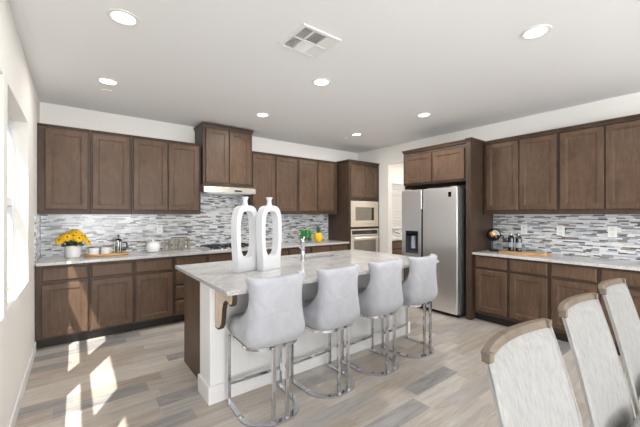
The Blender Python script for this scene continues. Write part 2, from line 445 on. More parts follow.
def cabinet(name, label, cat, loc, rz, width, dep, z1, doors=(), drawers=(), kick=0, crown=None, group=None, x_off=0):
    """local frame: x right along the front, y = 0 at the wall, front at y = -dep"""
    t = thing(name, label, cat, loc, rz, group)
    e = 0.0012
    b = MB().box(x_off + e, x_off + width - e, -dep, -0.012, kick, z1)
    b.build('carcass', M['wood_dark'], t, bevel=0.0015, seg=1)
    if kick:
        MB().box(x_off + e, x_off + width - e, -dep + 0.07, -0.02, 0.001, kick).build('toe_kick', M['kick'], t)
    for d in doors: door_mesh(*d, -dep - 0.0005).build('door', M['wood'], t)
    for d in drawers: drawer_mesh(*d, -dep - 0.0005).build('drawer_front', M['wood'], t)
    if crown:
        zc, l, r_ = crown
        crown_mesh(x_off + e, x_off + width - e, dep, zc, l, r_).build('crown_molding', M['wood_dark'], t)
    return t
UB, UT, UD = 1.425, 2.385, 0.33
def upper_back(x0, x1, doors, label, lc=False, rc=False, grp='wall cabinets along the back wall'):
    return cabinet('wall_cabinet', label, 'cabinet', (x0, YB, UB), 0, x1 - x0, UD, UT - UB,
                   [(a - x0, b - x0, 0.055, 0.960 - 0.0) for a, b in doors], crown=(2.428 - UB, lc, rc), group=grp)
upper_back(-0.332, 0.141, [(-0.266, 0.118)], 'brown single-door wall cabinet in the left corner above the yellow flowers')
upper_back(0.141, 0.567, [(0.164, 0.544)], 'brown single-door wall cabinet second from the left corner, above the wooden tray')
upper_back(0.567, 1.434, [(0.590, 0.986), (1.004, 1.402)], 'brown double-door wall cabinet just left of the range hood', rc=True)
upper_back(2.206, 3.096, [(2.236, 2.634), (2.668, 3.066)], 'brown double-door wall cabinet just right of the range hood', lc=True)
upper_back(3.096, 4.010, [(3.122, 3.510), (3.540, 3.912)], 'brown double-door wall cabinet beside the oven tower')
# tall cabinet over the hood
t = cabinet('hood_cabinet', 'taller brown double-door cabinet above the range hood, near the ceiling', 'cabinet', (1.442, YB, 1.857), 0, 0.758, 0.40, 2.69 - 1.857,
            [(0.038, 0.372, 0.03, 0.805), (0.388, 0.722, 0.03, 0.805)], crown=(2.728 - 1.857, True, True))
# right wall
def upper_right(y1, y0, doors, label, grp='wall cabinets along the right wall'):
    return cabinet('wall_cabinet', label, 'cabinet', (XR, y1, UB), R(-90), y1 - y0, UD, UT - UB,
                   [(y1 - a, y1 - b, 0.055, 0.955) for a, b in doors], crown=(2.438 - UB, False, False), group=grp)
upper_right(2.158, 1.285, [(2.112, 1.713), (1.699, 1.303)], 'brown double-door wall cabinet beside the fridge, above the bottles')
upper_right(1.285, 0.43, [(1.266, 0.873), (0.859, 0.450)], 'brown double-door wall cabinet at the right edge of the photo')
# over the fridge, with the tall end panel
t = cabinet('fridge_cabinet', 'brown double-door cabinet above the steel refrigerator', 'cabinet', (XR, 3.300, 1.885), R(-90), 1.062, 0.635, 0.505,
            [(0.03, 0.515, 0.03, 0.455), (0.545, 1.032, 0.03, 0.455)], crown=(2.448 - 1.885, True, True))
MB().box(1.0625, 1.128, -0.665, -0.012, -1.884, 0.515).build('end_panel', M['wood_dark'], t, bevel=0.0015, seg=1)
MB().box(0.0, 0.02, -0.60, -0.012, -1.884, -0.002).build('side_panel', M['wood_dark'], t)
crown_mesh(1.0625, 1.128, 0.665, 2.452 - 1.885, False, True).build('crown_molding', M['wood_dark'], t)

# base cabinets, back wall
BD = 0.60
def base_back(x0, x1, cols, label, stack=False, wide=None):
    doors, drs = [], []
    for a, b in cols:
        if stack:
            for z0, z1 in ((0.125, 0.300), (0.325, 0.490), (0.515, 0.680), (0.715, 0.855)): drs.append((a - x0, b - x0, z0, z1))
        else:
            doors.append((a - x0, b - x0, 0.125, 0.680))
            if not wide: drs.append((a - x0, b - x0, 0.715, 0.855))
    if wide: drs.append((wide[0] - x0, wide[1] - x0, 0.715, 0.855))
    return cabinet('base_cabinet', label, 'cabinet', (x0, YB, 0), 0, x1 - x0, BD, 0.883, doors, drs, 0.105, group='base cabinets along the back wall')
base_back(-0.332, 0.1275, [(-0.278, 0.113)], 'brown base cabinet in the left corner, door striped by sunlight')
base_back(0.1275, 0.563, [(0.143, 0.545)], 'brown one-door base cabinet under the wooden tray with the coffee press')
base_back(0.563, 1.012, [(0.581, 0.990)], 'brown one-door base cabinet under the white lidded jar')
base_back(1.012, 1.432, [(1.032, 1.414)], 'brown base cabinet with a stack of four drawers, left of the cooktop', stack=True)
base_back(1.432, 2.30, [(1.452, 1.86), (1.875, 2.28)], 'brown base cabinet directly under the cooktop', wide=(1.452, 2.28))
base_back(2.30, 3.18, [(2.32, 2.732), (2.748, 3.16)], 'brown base cabinet right of the cooktop, mostly hidden by the island')
base_back(3.18, 4.045, [(3.20, 3.602), (3.618, 4.02)], 'brown base cabinet against the oven tower, below the pineapple')
# base cabinets, right wall
def base_right(y1, y0, cols, label):
    doors = [(y1 - a, y1 - b, 0.145, 0.690) for a, b in cols]; drs = [(y1 - a, y1 - b, 0.720, 0.858) for a, b in cols]
    return cabinet('base_cabinet', label, 'cabinet', (XR, y1, 0), R(-90), y1 - y0, BD, 0.883, doors, drs, 0.105, group='base cabinets along the right wall')
base_right(2.168, 1.291, [(2.130, 1.742), (1.706, 1.312)], 'brown two-drawer two-door base cabinet next to the fridge panel')
base_right(1.291, 0.43, [(1.272, 0.879), (0.843, 0.448)], 'brown two-drawer base cabinet behind the pale dining chairs')
# pantry base cabinet
cabinet('base_cabinet', 'brown base cabinet seen through the opening, under the blind', 'cabinet', (XR + 0.13, PY, 0), 0, 1.9, 0.6, 0.883,
        [(0.03, 0.46, 0.145, 0.69), (0.48, 0.92, 0.145, 0.69), (0.95, 1.38, 0.145, 0.69), (1.40, 1.86, 0.145, 0.69)],
        [(0.03, 0.46, 0.72, 0.858), (0.48, 0.92, 0.72, 0.858), (0.95, 1.38, 0.72, 0.858), (1.40, 1.86, 0.72, 0.858)], 0.105)
# worktops
tag(MB().box(XL + 0.011, 4.048, YB - 0.64, YB - 0.001, 0.884, 0.915).build('countertop', M['granite'], bevel=0.004),
    'long speckled granite worktop along the back wall', 'countertop')
tag(MB().box(XR - 0.64, XR - 0.001, 0.415, 2.168, 0.884, 0.915).build('countertop', M['granite'], bevel=0.004),
    'speckled granite worktop along the right wall, beside the fridge', 'countertop')
tag(MB().box(XR + 0.13, XR + 2.04, PY - 0.64, PY - 0.012, 0.884, 0.914).build('countertop', M['granite'], bevel=0.004),
    'granite worktop below the blind in the room past the opening', 'countertop')

# ------------------------------------------------------------------ oven tower with microwave and oven
TX0, TX1, TD = 4.052, 4.872, 0.62
tw = thing('oven_cabinet', 'tall brown cabinet holding the microwave and wall oven', 'cabinet', (TX0, YB, 0))
W = TX1 - TX0
MB().box(0, 0.03, -TD, -0.003, 0.0, 2.39).build('side_panel', M['wood_dark'], tw)
MB().box(W - 0.03, W, -TD, -0.003, 0.0, 2.39).build('side_panel', M['wood_dark'], tw)
MB().box(0.03, W - 0.03, -0.02, -0.003, 0.105, 2.39).build('back_panel', M['wood_dark'], tw)
MB().box(0.03, W - 0.03, -TD + 0.002, -0.02, 1.690, 2.39).build('carcass', M['wood_dark'], tw)
MB().box(0.03, W - 0.03, -TD + 0.002, -0.02, 1.148, 1.180).build('shelf', M['wood_dark'], tw)
MB().box(0.03, W - 0.03, -TD + 0.002, -0.02, 0.105, 0.425).build('carcass', M['wood_dark'], tw)
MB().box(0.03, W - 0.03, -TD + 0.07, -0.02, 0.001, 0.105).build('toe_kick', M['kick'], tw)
door_mesh(0.05, W / 2 - 0.008, 1.745, 2.345, -TD).build('door', M['wood'], tw)
door_mesh(W / 2 + 0.008, W - 0.05, 1.745, 2.345, -TD).build('door', M['wood'], tw)
drawer_mesh(0.05, W - 0.05, 0.13, 0.40, -TD).build('drawer_front', M['wood'], tw)
crown_mesh(0, W, TD, 2.448, True, False).build('crown_molding', M['wood_dark'], tw)

def frame_box(t, u0, u1, v0, v1, w_, y0, y1, name, mat, bevel=0.003):
    MB().grid_solid([u0, u0 + w_, u1 - w_, u1], [v0, v0 + w_, v1 - w_, v1], {(1, 1)}, y0, y1, 'y').build(name, mat, t, bevel=bevel)
mw = thing('microwave', 'built-in stainless microwave above the wall oven', 'microwave', (TX0, YB, 1.183))
y0 = -TD
MB().box(0.06, W - 0.06, y0 + 0.004, -0.08, 0.0, 0.49).build('body', M['black'], mw)
frame_box(mw, 0.037, W - 0.037, 0.003, 0.496, 0.055, y0 - 0.020, y0 - 0.001, 'trim_frame', M['warm_steel'])
frame_box(mw, 0.094, W - 0.094, 0.060, 0.440, 0.062, y0 - 0.018, y0 + 0.002, 'door', M['warm_steel'])
MB().box(0.158, W - 0.225, y0 - 0.012, y0 + 0.003, 0.124, 0.376).build('window', M['oven_glass'], mw)
MB().box(W - 0.222, W - 0.158, y0 - 0.012, y0 + 0.003, 0.124, 0.376).build('control_panel', M['gloss_black'], mw)
ov = thing('wall_oven', 'built-in stainless wall oven below the microwave', 'oven', (TX0, YB, 0.428))
MB().box(0.06, W - 0.06, y0 + 0.004, -0.08, 0.0, 0.715).build('body', M['black'], ov)
frame_box(ov, 0.037, W - 0.037, 0.585, 0.714, 0.026, y0 - 0.02, y0 - 0.001, 'control_frame', M['warm_steel'])
MB().box(0.064, W - 0.064, y0 - 0.014, y0 + 0.003, 0.612, 0.687).build('control_panel', M['gloss_black'], ov)
frame_box(ov, 0.037, W - 0.037, 0.003, 0.578, 0.075, y0 - 0.024, y0 - 0.001, 'door', M['warm_steel'])
MB().box(0.113, W - 0.113, y0 - 0.017, y0 + 0.003, 0.079, 0.502).build('window', M['oven_glass'], ov)
h = MB().cyl((0.09, y0 - 0.062, 0.548), (W - 0.09, y0 - 0.062, 0.548), 0.012)
for xx in (0.13, W - 0.13): h.cyl((xx, y0 - 0.023, 0.548), (xx, y0 - 0.056, 0.548), 0.008, n=12)
h.build('handle', M['steel'], ov, smooth=True)

# ------------------------------------------------------------------ range hood
k = NT('hood_steel'); g = k.noise(k.coords((2, 2, 120)), 4, 4, 0.6)
k.l(k.ramp(g, [(0.3, (0.50, 0.47, 0.42)), (0.7, (0.58, 0.545, 0.49))]), k.b.inputs['Base Color'])
k.b.inputs['Metallic'].default_value = 0.9; k.b.inputs['Roughness'].default_value = 0.3
M['hood'] = k.m
hd = thing('range_hood', 'slim stainless range hood under the taller cabinet', 'range hood', (1.425, YB, 1.735))
MB().prism([(-0.012, 0.0), (-0.012, 0.118), (-0.42, 0.118), (-0.49, 0.085), (-0.50, 0.0)], 0.0, 0.79, 'x').build('body', M['hood'], hd, bevel=0.004)
MB().box(0.45, 0.56, -0.502, -0.494, 0.022, 0.045).build('control_panel', M['black'], hd)
MB().box(0.06, 0.73, -0.46, -0.06, -0.006, 0.001).build('filter', M['steel'], hd)
# ------------------------------------------------------------------ cooktop
ck = thing('cooktop', 'black gas cooktop on the back worktop under the hood', 'cooktop', (1.47, YB - 0.33, 0.916))
MB().box(0, 0.74, -0.255, 0.255, 0, 0.010).build('plate', M['steel'], ck, bevel=0.003)
for gx in (0.03, 0.26, 0.49):
    g = MB()
    for xx in (gx, gx + 0.21): g.box(xx, xx + 0.012, -0.23, 0.23, 0.032, 0.046)
    for yy in (-0.23, -0.006, 0.218): g.box(gx, gx + 0.222, yy, yy + 0.012, 0.032, 0.046)
    g.box(gx + 0.105, gx + 0.117, -0.23, 0.23, 0.034, 0.048)
    for xx in (gx, gx + 0.21):
        for yy in (-0.23, 0.218): g.box(xx, xx + 0.012, yy, yy + 0.012, 0.010, 0.034)
    g.build('grate', M['iron'], ck)
    for yy in (-0.115, 0.115):
        MB().lathe([(0.045, 0.010), (0.045, 0.018), (0.030, 0.022), (0.030, 0.028), (0.0005, 0.029)], (gx + 0.111, yy, 0)).build('burner', M['iron'], ck, smooth=True)
for q in range(5):
    MB().lathe([(0.018, 0.010), (0.018, 0.028), (0.0005, 0.030)], (0.19 + 0.09 * q, -0.243, 0), 14).build('knob', M['steel'], ck, smooth=True)

# ------------------------------------------------------------------ refrigerator
fr = thing('refrigerator', 'stainless side-by-side refrigerator with a dispenser in the left door', 'refrigerator', (XR, 3.225, 0), R(-90))
FW, FX = 0.925, -0.775          # width, front plane (local y)
MB().box(0.012, FW - 0.012, -0.695, -0.03, 0.035, 1.785).build('body', simple('fridge_side', srgb(96, 97, 100), 0.45), fr, bevel=0.004)
MB().box(0.02, FW - 0.02, -0.70, -0.05, 0.001, 0.036).build('base_grille', M['black'], fr)
DZ0, DZ1 = 0.055, 1.795
# left (freezer) door with the dispenser niche
d0, d1 = 0.0, 0.362
ld = MB().grid_solid([d0, 0.085, 0.300, d1], [DZ0, 0.835, 1.165, DZ1], {(1, 1)}, FX, -0.70, 'y').build('door', M['steel'], fr, bevel=0.008, seg=3)
dp = MB().box(0.086, 0.299, FX + 0.062, FX + 0.070, 0.836, 1.164)
dp.box(0.086, 0.092, FX + 0.002, FX + 0.07, 0.836, 1.164).box(0.293, 0.299, FX + 0.002, FX + 0.07, 0.836, 1.164).box(0.086, 0.299, FX + 0.002, FX + 0.07, 0.836, 0.846)
dp = dp.build('dispenser', simple('dispenser_niche', srgb(88, 94, 104), 0.3, metal=0.4), fr)
MB().box(0.092, 0.293, FX - 0.002, FX + 0.06, 1.095, 1.164).build('control_panel', M['gloss_black'], dp, bevel=0.003)
MB().box(0.165, 0.225, FX + 0.02, FX + 0.055, 0.90, 1.094).build('paddle', simple('dispenser_paddle', srgb(170, 178, 190), 0.3), dp, bevel=0.006)
frame_box(dp, 0.080, 0.305, 0.830, 1.170, 0.010, FX - 0.004, FX + 0.004, 'bezel', M['black'], 0.002)
# right door
e0, e1 = 0.384, FW
MB().box(e0, e1, FX, -0.70, DZ0, DZ1).build('door', M['steel'], fr, bevel=0.008, seg=3)
MB().box(d1 - 0.001, e0 + 0.001, -0.735, -0.70, DZ0, DZ1 - 0.01).build('gasket', M['black'], fr)
MB().box(d1 + 0.0005, e0 - 0.0005, FX - 0.003, -0.735, 0.45, 1.50).build('pocket_handle', M['black'], fr)
MB().box(0.795, 0.840, FX - 0.0025, FX + 0.001, 1.665, 1.735).build('logo_badge', M['gloss_black'], fr)
for xx in (0.03, FW - 0.11): MB().box(xx, xx + 0.08, -0.74, -0.64, 1.786, 1.812).build('hinge_cover', M['steel'], fr, bevel=0.004)

# ------------------------------------------------------------------ island
IX0, IX1, IY0, IY1 = 0.785, 3.225, 2.02, 3.39
isl = thing('kitchen_island', 'white and brown kitchen island base with overhang facing the stools', 'island', (0.80, 2.395, 0))
MB().box(0.0, 2.37, 0.0, 0.245, 0.0, 0.883).build('knee_wall', M['white'], isl, bevel=0.003)
bb = MB()
bb.box(-0.016, 2.386, -0.016, -0.0005, 0.0, 0.135).box(-0.016, -0.0005, -0.0005, 0.250, 0.0, 0.135)
bb.build('baseboard', M['white'], isl, bevel=0.004)
SX0, SX1, SY0, SY1 = 2.02, 2.64, 2.97, 3.22      # sink cut-out (world)
cb = MB()                                       # cabinet body left and right of the sink
cb.box(0.045, 1.20, 0.2465, 0.86, 0.105, 0.882).box(1.855, 2.33, 0.2465, 0.86, 0.105, 0.882).box(1.20, 1.855, 0.2465, 0.86, 0.105, 0.60)
cb.build('cabinet_body', M['wood'], isl)
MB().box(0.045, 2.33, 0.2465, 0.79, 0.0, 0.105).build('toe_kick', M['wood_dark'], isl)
MB().box(0.038, 0.0445, 0.2465, 0.858, 0.001, 0.882).build('end_panel', M['wood'], isl)
for q in range(5):
    a = 0.06 + q * 0.455
    def flip(mb):
        for v in mb.bm.verts: v.co.y = 0.861 + (-v.co.y)
        return mb
    flip(door_mesh(a, a + 0.435, 0.125, 0.68, 0.0)).build('door', M['wood'], isl)
    flip(drawer_mesh(a, a + 0.435, 0.715, 0.855, 0.0)).build('drawer_front', M['wood'], isl)
def offset_poly(P, d):
    out = []; n = len(P)
    ar = sum(P[i][0] * P[(i + 1) % n][1] - P[(i + 1) % n][0] * P[i][1] for i in range(n))
    sg = 1 if ar > 0 else -1
    for i in range(n):
        p0, p1, p2 = Vector(P[i - 1]), Vector(P[i]), Vector(P[(i + 1) % n])
        n1 = Vector((-(p1 - p0).y, (p1 - p0).x)).normalized() * sg; n2 = Vector((-(p2 - p1).y, (p2 - p1).x)).normalized() * sg
        m = (n1 + n2).normalized(); k_ = min(1.6, 1 / max(0.3, m.dot(n1)))
        q = p1 + m * d * k_; out.append((q.x, q.y))
    return out
def corbel(x):
    # L-shaped bracket: a leg against the wall, a slim arm with a scrolled end
    P = [(-0.001, 0.883), (-0.001, 0.570), (-0.06, 0.566), (-0.105, 0.585), (-0.135, 0.625), (-0.150, 0.68), (-0.158, 0.735), (-0.178, 0.780),
         (-0.215, 0.805), (-0.255, 0.805), (-0.285, 0.792), (-0.315, 0.795), (-0.338, 0.815), (-0.345, 0.845), (-0.345, 0.883)]
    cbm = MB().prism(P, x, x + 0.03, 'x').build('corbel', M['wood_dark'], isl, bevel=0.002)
    f = MB().prism(offset_poly(P, 0.013), x - 0.003, x - 0.0003, 'x').build('corbel_sunlit_side', M['corbel'], cbm)  # thin plate carrying the painted sunlit tone of this side
    f['label'] = 'sunlit side of the bracket, painted pale'
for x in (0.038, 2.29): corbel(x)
xs_ = [IX0, SX0, SX1, IX1]; ys_ = [IY0, SY0, SY1, IY1]
tag(MB().grid_solid(xs_, ys_, {(1, 1)}, 0.884, 0.915, 'z').build('island_countertop', M['granite'], bevel=0.004),
    'wide pale granite slab on top of the island', 'countertop')
sk = MB()
sk.grid_solid([SX0 - 0.01, SX0 + 0.004, SX1 - 0.004, SX1 + 0.01], [SY0 - 0.01, SY0 + 0.004, SY1 - 0.004, SY1 + 0.01], {(1, 1)}, 0.68, 0.883, 'z')
sk.box(SX0 + 0.004, SX1 - 0.004, SY0 + 0.004, SY1 - 0.004, 0.672, 0.682)
sink = tag(sk.build('sink', simple('sink_steel', srgb(205, 208, 212), 0.35, metal=0.5)), 'undermount steel sink set into the island top', 'sink')
MB().lathe([(0.04, 0.682), (0.04, 0.687), (0.0005, 0.686)], ((SX0 + SX1) / 2, (SY0 + SY1) / 2, 0)).build('drain', M['chrome'], sink)
# faucet: thick upright body with an angled pull-out spout and a side lever
fc = thing('faucet', 'chrome faucet standing beside the island sink', 'faucet', (1.985, 2.90, 0.9155))
MB().lathe([(0.030, 0), (0.030, 0.008), (0.024, 0.016), (0.024, 0.185), (0.0265, 0.19), (0.0265, 0.232), (0.020, 0.242), (0.0005, 0.243)], n=24).build('body', M['chrome'], fc, smooth=True)
MB().tube([(0, 0, 0.205), (0.05, 0.06, 0.238), (0.10, 0.12, 0.262), (0.13, 0.155, 0.262), (0.145, 0.175, 0.245)], 0.014, 14).build('spout', M['chrome'], fc, smooth=True)
MB().tube([(-0.015, 0, 0.13), (-0.045, 0.0, 0.15), (-0.095, 0.0, 0.205)], 0.0075, 12).build('lever', M['chrome'], fc, smooth=True)

# ------------------------------------------------------------------ bar stools
def u_path(wd, yf, yb, r, n=8):
    """left front -> around the back -> right front"""
    p = [(-wd, yf), (-wd, (yf + yb + r) / 2), (-wd, yb + r)]
    p += [(-wd + r - r * math.cos(a), yb + r - r * math.sin(a)) for a in [math.pi / 2 * i / n for i in range(1, n + 1)]]
    q = [(-x, y) for x, y in p[::-1]]
    m = [(p[-1][0] * (1 - i / 6) + q[0][0] * i / 6, yb) for i in range(1, 6)]
    return p + m + q
def make_stool(label):
    t = thing('bar_stool', label, 'bar stool', (0, 0, 0), 0, 'velvet bar stools along the island')
    # seat
    def ring(ins, z, rr=0.13):
        w_, f, b = 0.224 - ins, 0.222 - ins, -0.205 + ins
        pts = []
        for cx, cy, a0 in ((w_ - rr * .6, f - rr * .6, 0), (-w_ + rr * .6, f - rr * .6, 90), (-w_ + rr, b + rr, 180), (w_ - rr, b + rr, 270)):
            r_ = rr * .6 if a0 < 180 else rr
            for i in range(7):
                a = R(a0 + 15 * i); pts.append((cx + r_ * math.cos(a), cy + r_ * math.sin(a), z))
        return pts
    prof = [(0.05, 0.522), (0.028, 0.524), (0.012, 0.545), (0.003, 0.585), (0.0, 0.62), (0.006, 0.65), (0.022, 0.668), (0.05, 0.677), (0.12, 0.682)]
    MB().loft([ring(i, z) for i, z in prof]).build('seat', M['velvet'], t, smooth='all')
    # chrome rim under the seat
    rim = MB(); n0 = ring(0.018, 0.500); n1 = ring(0.018, 0.521); m0 = ring(0.085, 0.500); m1 = ring(0.085, 0.521)
    rim.loft([m0, n0, n1, m1, m0], caps=False); rim.build('seat_rim', M['chrome'], t)
    # backrest: a wrapped shell that leans back, pinched at the waist, wings sweeping forward
    levels = [0.524, 0.535, 0.56, 0.59, 0.62, 0.65, 0.68, 0.71, 0.75, 0.80, 0.85, 0.90, 0.95, 0.985]
    WF = [(0.52, 0.40), (0.60, 0.41), (0.63, 0.36), (0.66, 0.28), (0.70, 0.20), (0.75, 0.14), (0.80, 0.105), (0.88, 0.082), (1.0, 0.096)]
    WD = [(0.52, 0.233), (0.62, 0.233), (0.70, 0.215), (0.78, 0.200), (0.86, 0.196), (0.92, 0.203), (1.0, 0.222)]
    def interp(T, z):
        for (z0, v0), (z1, v1) in zip(T, T[1:]):
            if z <= z1: return v0 + (v1 - v0) * max(0, (z - z0)) / (z1 - z0)
        return T[-1][1]
    def section(z):
        k_ = (z - 0.53) / 0.47
        low = max(0, (0.61 - z) / 0.086) ** 2
        wd = interp(WD, z) - 0.034 * low
        yb = -0.226 + 0.010 * k_ + 0.036 * low
        yf = yb + interp(WF, z)
        return wd, yf, yb
    rows_o, rows_i = [], []
    for z in levels:
        wd, yf, yb = section(z)
        th = 0.050 if z < 0.8 else 0.050 - 0.05 * (z - 0.8)
        po = u_path(wd, yf, yb, 0.095 - 0.03 * max(0, z - 0.6) / 0.4); pi = u_path(wd - th, yf - 0.002, yb + th, 0.045)
        zt = lambda x: z - 0.016 * (1 - (x / wd) ** 2) * max(0, (z - 0.53) / 0.47) ** 4
        rows_o.append([(x, y, zt(x)) for x, y in po]); rows_i.append([(x, y, zt(x)) for x, y in pi])
    mb = MB(); rings = [o + i[::-1] for o, i in zip(rows_o, rows_i)]
    # rounded crest
    last = rings[-1]; n_ = len(last) // 2
    def crest(f, dz):
        out = []
        for q in range(n_):
            a = Vector(last[q]); b = Vector(last[2 * n_ - 1 - q]); m = (a + b) / 2
            out.append(tuple(a + (m - a) * f + Vector((0, 0, dz))))
        inn = []
        for q in range(n_ - 1, -1, -1):
            a = Vector(last[q]); b = Vector(last[2 * n_ - 1 - q]); m = (a + b) / 2
            inn.append(tuple(b + (m - b) * f + Vector((0, 0, dz))))
        return out + inn
    rings += [crest(0.25, 0.010), crest(0.6, 0.017), crest(0.95, 0.019)]
    mb.loft(rings)
    mb.build('backrest', M['velvet'], t, smooth='all')
    # chrome frame
    for sx in (-1, 1):
        MB().box(sx * 0.216 - 0.011, sx * 0.216 + 0.011, 0.195 - 0.011, 0.195 + 0.011, 0.014, 0.521).build('leg', M['chrome'], t, bevel=0.002)
        MB().box(sx * 0.052 - 0.013, sx * 0.052 + 0.013, -0.216, -0.196, 0.014, 0.521).build('leg', M['chrome'], t, bevel=0.002)
    MB().box(-0.205, 0.205, 0.186, 0.204, 0.146, 0.170).build('footrest', M['chrome'], t, bevel=0.002)
    b = MB(); pth = u_path(0.228, 0.215, -0.232, 0.20, 12)
    pin = u_path(0.194, 0.215, -0.190, 0.166, 12)
    n_ = len(pth)
    ro = [(x, y) for x, y in pth]; ri = [(x, y) for x, y in pin]
    rg = []
    for (ax, ay), (bx, by) in zip(ro, ri):
        rg.append([(ax, ay, 0.001), (bx, by, 0.001), (bx, by, 0.017), (ax, ay, 0.017)])
    b.loft(rg); b.build('base_ring', M['chrome'], t, smooth=True)
    return t
st = make_stool('grey velvet bar stool nearest the camera, at the left end of the island')
st.location = (1.122, 2.105, 0); st.rotation_euler = (0, 0, R(-2))
dup(st, (1.680, 2.105, 0), R(3), 'grey velvet bar stool second from the left end of the island')
dup(st, (2.250, 2.105, 0), R(3), 'grey velvet bar stool third from the left end of the island')
dup(st, (2.815, 2.105, 0), R(2), 'grey velvet bar stool farthest along the island, nearest the fridge')

# ------------------------------------------------------------------ vases on the island
def make_vase(label):
    t = thing('ring_vase', label, 'vase', (0, 0, 0), 0, 'white ring vases on the island')
    N = 72; Wd, T = 0.133, 0.038
    O, I = [], []
    for q in range(N):
        a = 2 * math.pi * q / N; c_, s_ = math.cos(a), math.sin(a)
        sg = lambda v, e: math.copysign(abs(v) ** e, v)
        if s_ >= 0:
            x = Wd * sg(c_, 0.60); z = 0.33 + 0.255 * sg(s_, 0.60)
        else:
            x = Wd * sg(c_, 0.16); z = 0.33 + 0.33 * sg(s_, 0.62)
            x *= 1 - 0.16 * (0.33 - z) / 0.33
        if s_ < -0.6: z = 0.0
        O.append((x, z))
        xi = 0.086 * sg(c_, 0.62); zi = 0.330 + 0.205 * sg(s_, 0.66)
        I.append((xi, zi))
    mb = MB(); V = []
    for q in range(N):
        (ox, oz), (ix, iz) = O[q], I[q]
        V.append([mb.bm.verts.new(p) for p in ((ox, -T, oz), (ix, -T, iz), (ix, T, iz), (ox, T, oz))])
    for q in range(N):
        a, b = V[q], V[(q + 1) % N]
        for j in range(4): mb.bm.faces.new((a[j], a[(j + 1) % 4], b[(j + 1) % 4], b[j]))
    mb.build('body', M['matte_white'], t, bevel=0.005, seg=2, smooth=True)
    MB().lathe([(0.036, 0.572), (0.026, 0.592), (0.020, 0.612), (0.020, 0.632), (0.026, 0.648), (0.031, 0.656), (0.030, 0.662), (0.018, 0.661), (0.012, 0.645), (0.0005, 0.640)], n=28).build('neck', M['matte_white'], t, smooth=True)
    return t
vs_ = make_vase('white ceramic ring vase on the island, the left one of the pair')
vs_.location = (1.205, 2.672, 0.9155); vs_.rotation_euler = (0, 0, R(20))
dup(vs_, (1.420, 2.622, 0.9155), R(18), 'white ceramic ring vase on the island, the right one of the pair')

# ------------------------------------------------------------------ dining chairs (bottom right corner)
def make_chair(label):
    t = thing('dining_chair', label, 'chair', (0, 0, 0), 0, 'pale dining chairs at the lower right')
    HW = 0.264
    def surf(x, z, off):       # curved leaning back; off = offset toward the sitter (-y)
        k_ = (z - 0.45) / 0.55
        sag = 0.042 * (1 - (x / HW) ** 2)
        return 0.185 + 0.105 * k_ + 0.03 * k_ * k_ + sag - off
    def panel(xa, xb, za, zb, o0, o1, soft=0.55, nx=20, nz=12):
        mb = MB(); V = {}
        for i in range(nx + 1):
            for j in range(nz + 1):
                x = xa + (xb - xa) * i / nx; z = za + (zb - za) * j / nz
                for q, o in enumerate((o0, o1)):
                    if q == 1 and (i in (0, nx) or j in (0, nz)): o = o0 + (o1 - o0) * soft
                    taper = 1 + 0.27 * min(0.4, max(0, 0.98 - z))
                    V[i, j, q] = mb.bm.verts.new((x * taper, surf(x, z, o), z))
        for i in range(nx):
            for j in range(nz):
                for q in (0, 1): mb.bm.faces.new((V[i, j, q], V[i + 1, j, q], V[i + 1, j + 1, q], V[i, j + 1, q]))
        for i in range(nx):
            for j in (0, nz): mb.bm.faces.new((V[i, j, 0], V[i + 1, j, 0], V[i + 1, j, 1], V[i, j, 1]))
        for j in range(nz):
            for i in (0, nx): mb.bm.faces.new((V[i, j, 0], V[i, j + 1, 0], V[i, j + 1, 1], V[i, j, 1]))
        return mb
    panel(-HW, HW, 0.36, 0.970, 0.000, 0.024, 0.30).build('back_cushion', M['linen'], t, smooth=True)
    panel(-HW + 0.004, HW - 0.004, 0.971, 1.0, -0.006, 0.016, 1.0, nz=2).build('crest_rail', M['oak'], t, smooth=True, bevel=0.002)
    for sx in (-1, 1):
        xx = sx * (HW - 0.015); yy = surf(xx, 0.985, 0.008)
        MB().box(xx - 0.013, xx + 0.013, yy - 0.016, yy + 0.012, 0.9705, 1.001).build('rail_end', M['oak'], t, bevel=0.003)
    loop = []
    for i in range(21): loop.append((-HW + 0.004 + (2 * HW - 0.008) * i / 20, 0.968))
    for i in range(1, 14): loop.append((HW - 0.004, 0.968 - 0.60 * i / 13))
    for i in range(1, 21): loop.append((HW - 0.004 - (2 * HW - 0.008) * i / 20, 0.368))
    for i in range(1, 13): loop.append((-HW + 0.004, 0.368 + 0.60 * i / 13))
    MB().tube([(x * (1 + 0.27 * min(0.4, max(0, 0.98 - z))), surf(x, z, 0.012), z) for x, z in loop], 0.0045, 8, closed=True).build('welt', M['linen'], t, smooth='all')
    # seat
    sr = lambda ins, z: [(-0.245 + ins, -0.27 + ins, z), (0.245 - ins, -0.27 + ins, z), (0.235 - ins, 0.140 - ins, z), (-0.235 + ins, 0.140 - ins, z)]
    MB().loft([sr(0, 0.40), sr(0, 0.46), sr(0.01, 0.482), sr(0.03, 0.49)]).build('seat', M['linen'], t, bevel=0.012, seg=3, smooth=True)
    MB().loft([sr(0.012, 0.335), sr(0.012, 0.399)]).build('seat_rail', M['oak'], t)
    for sx in (-1, 1):
        MB().loft([[(sx * 0.215 + a, -0.24 + b, 0.001) for a, b in ((-.015, -.015), (.015, -.015), (.015, .015), (-.015, .015))],
                   [(sx * 0.215 + a, -0.235 + b, 0.334) for a, b in ((-.022, -.022), (.022, -.022), (.022, .022), (-.022, .022))]]).build('leg', M['oak'], t)
        MB().loft([[(sx * 0.205 + a, 0.25 + b, 0.001) for a, b in ((-.015, -.015), (.015, -.015), (.015, .015), (-.015, .015))],
                   [(sx * 0.205 + a, 0.105 + b, 0.334) for a, b in ((-.022, -.022), (.022, -.022), (.022, .022), (-.022, .022))]]).build('leg', M['oak'], t)
    return t
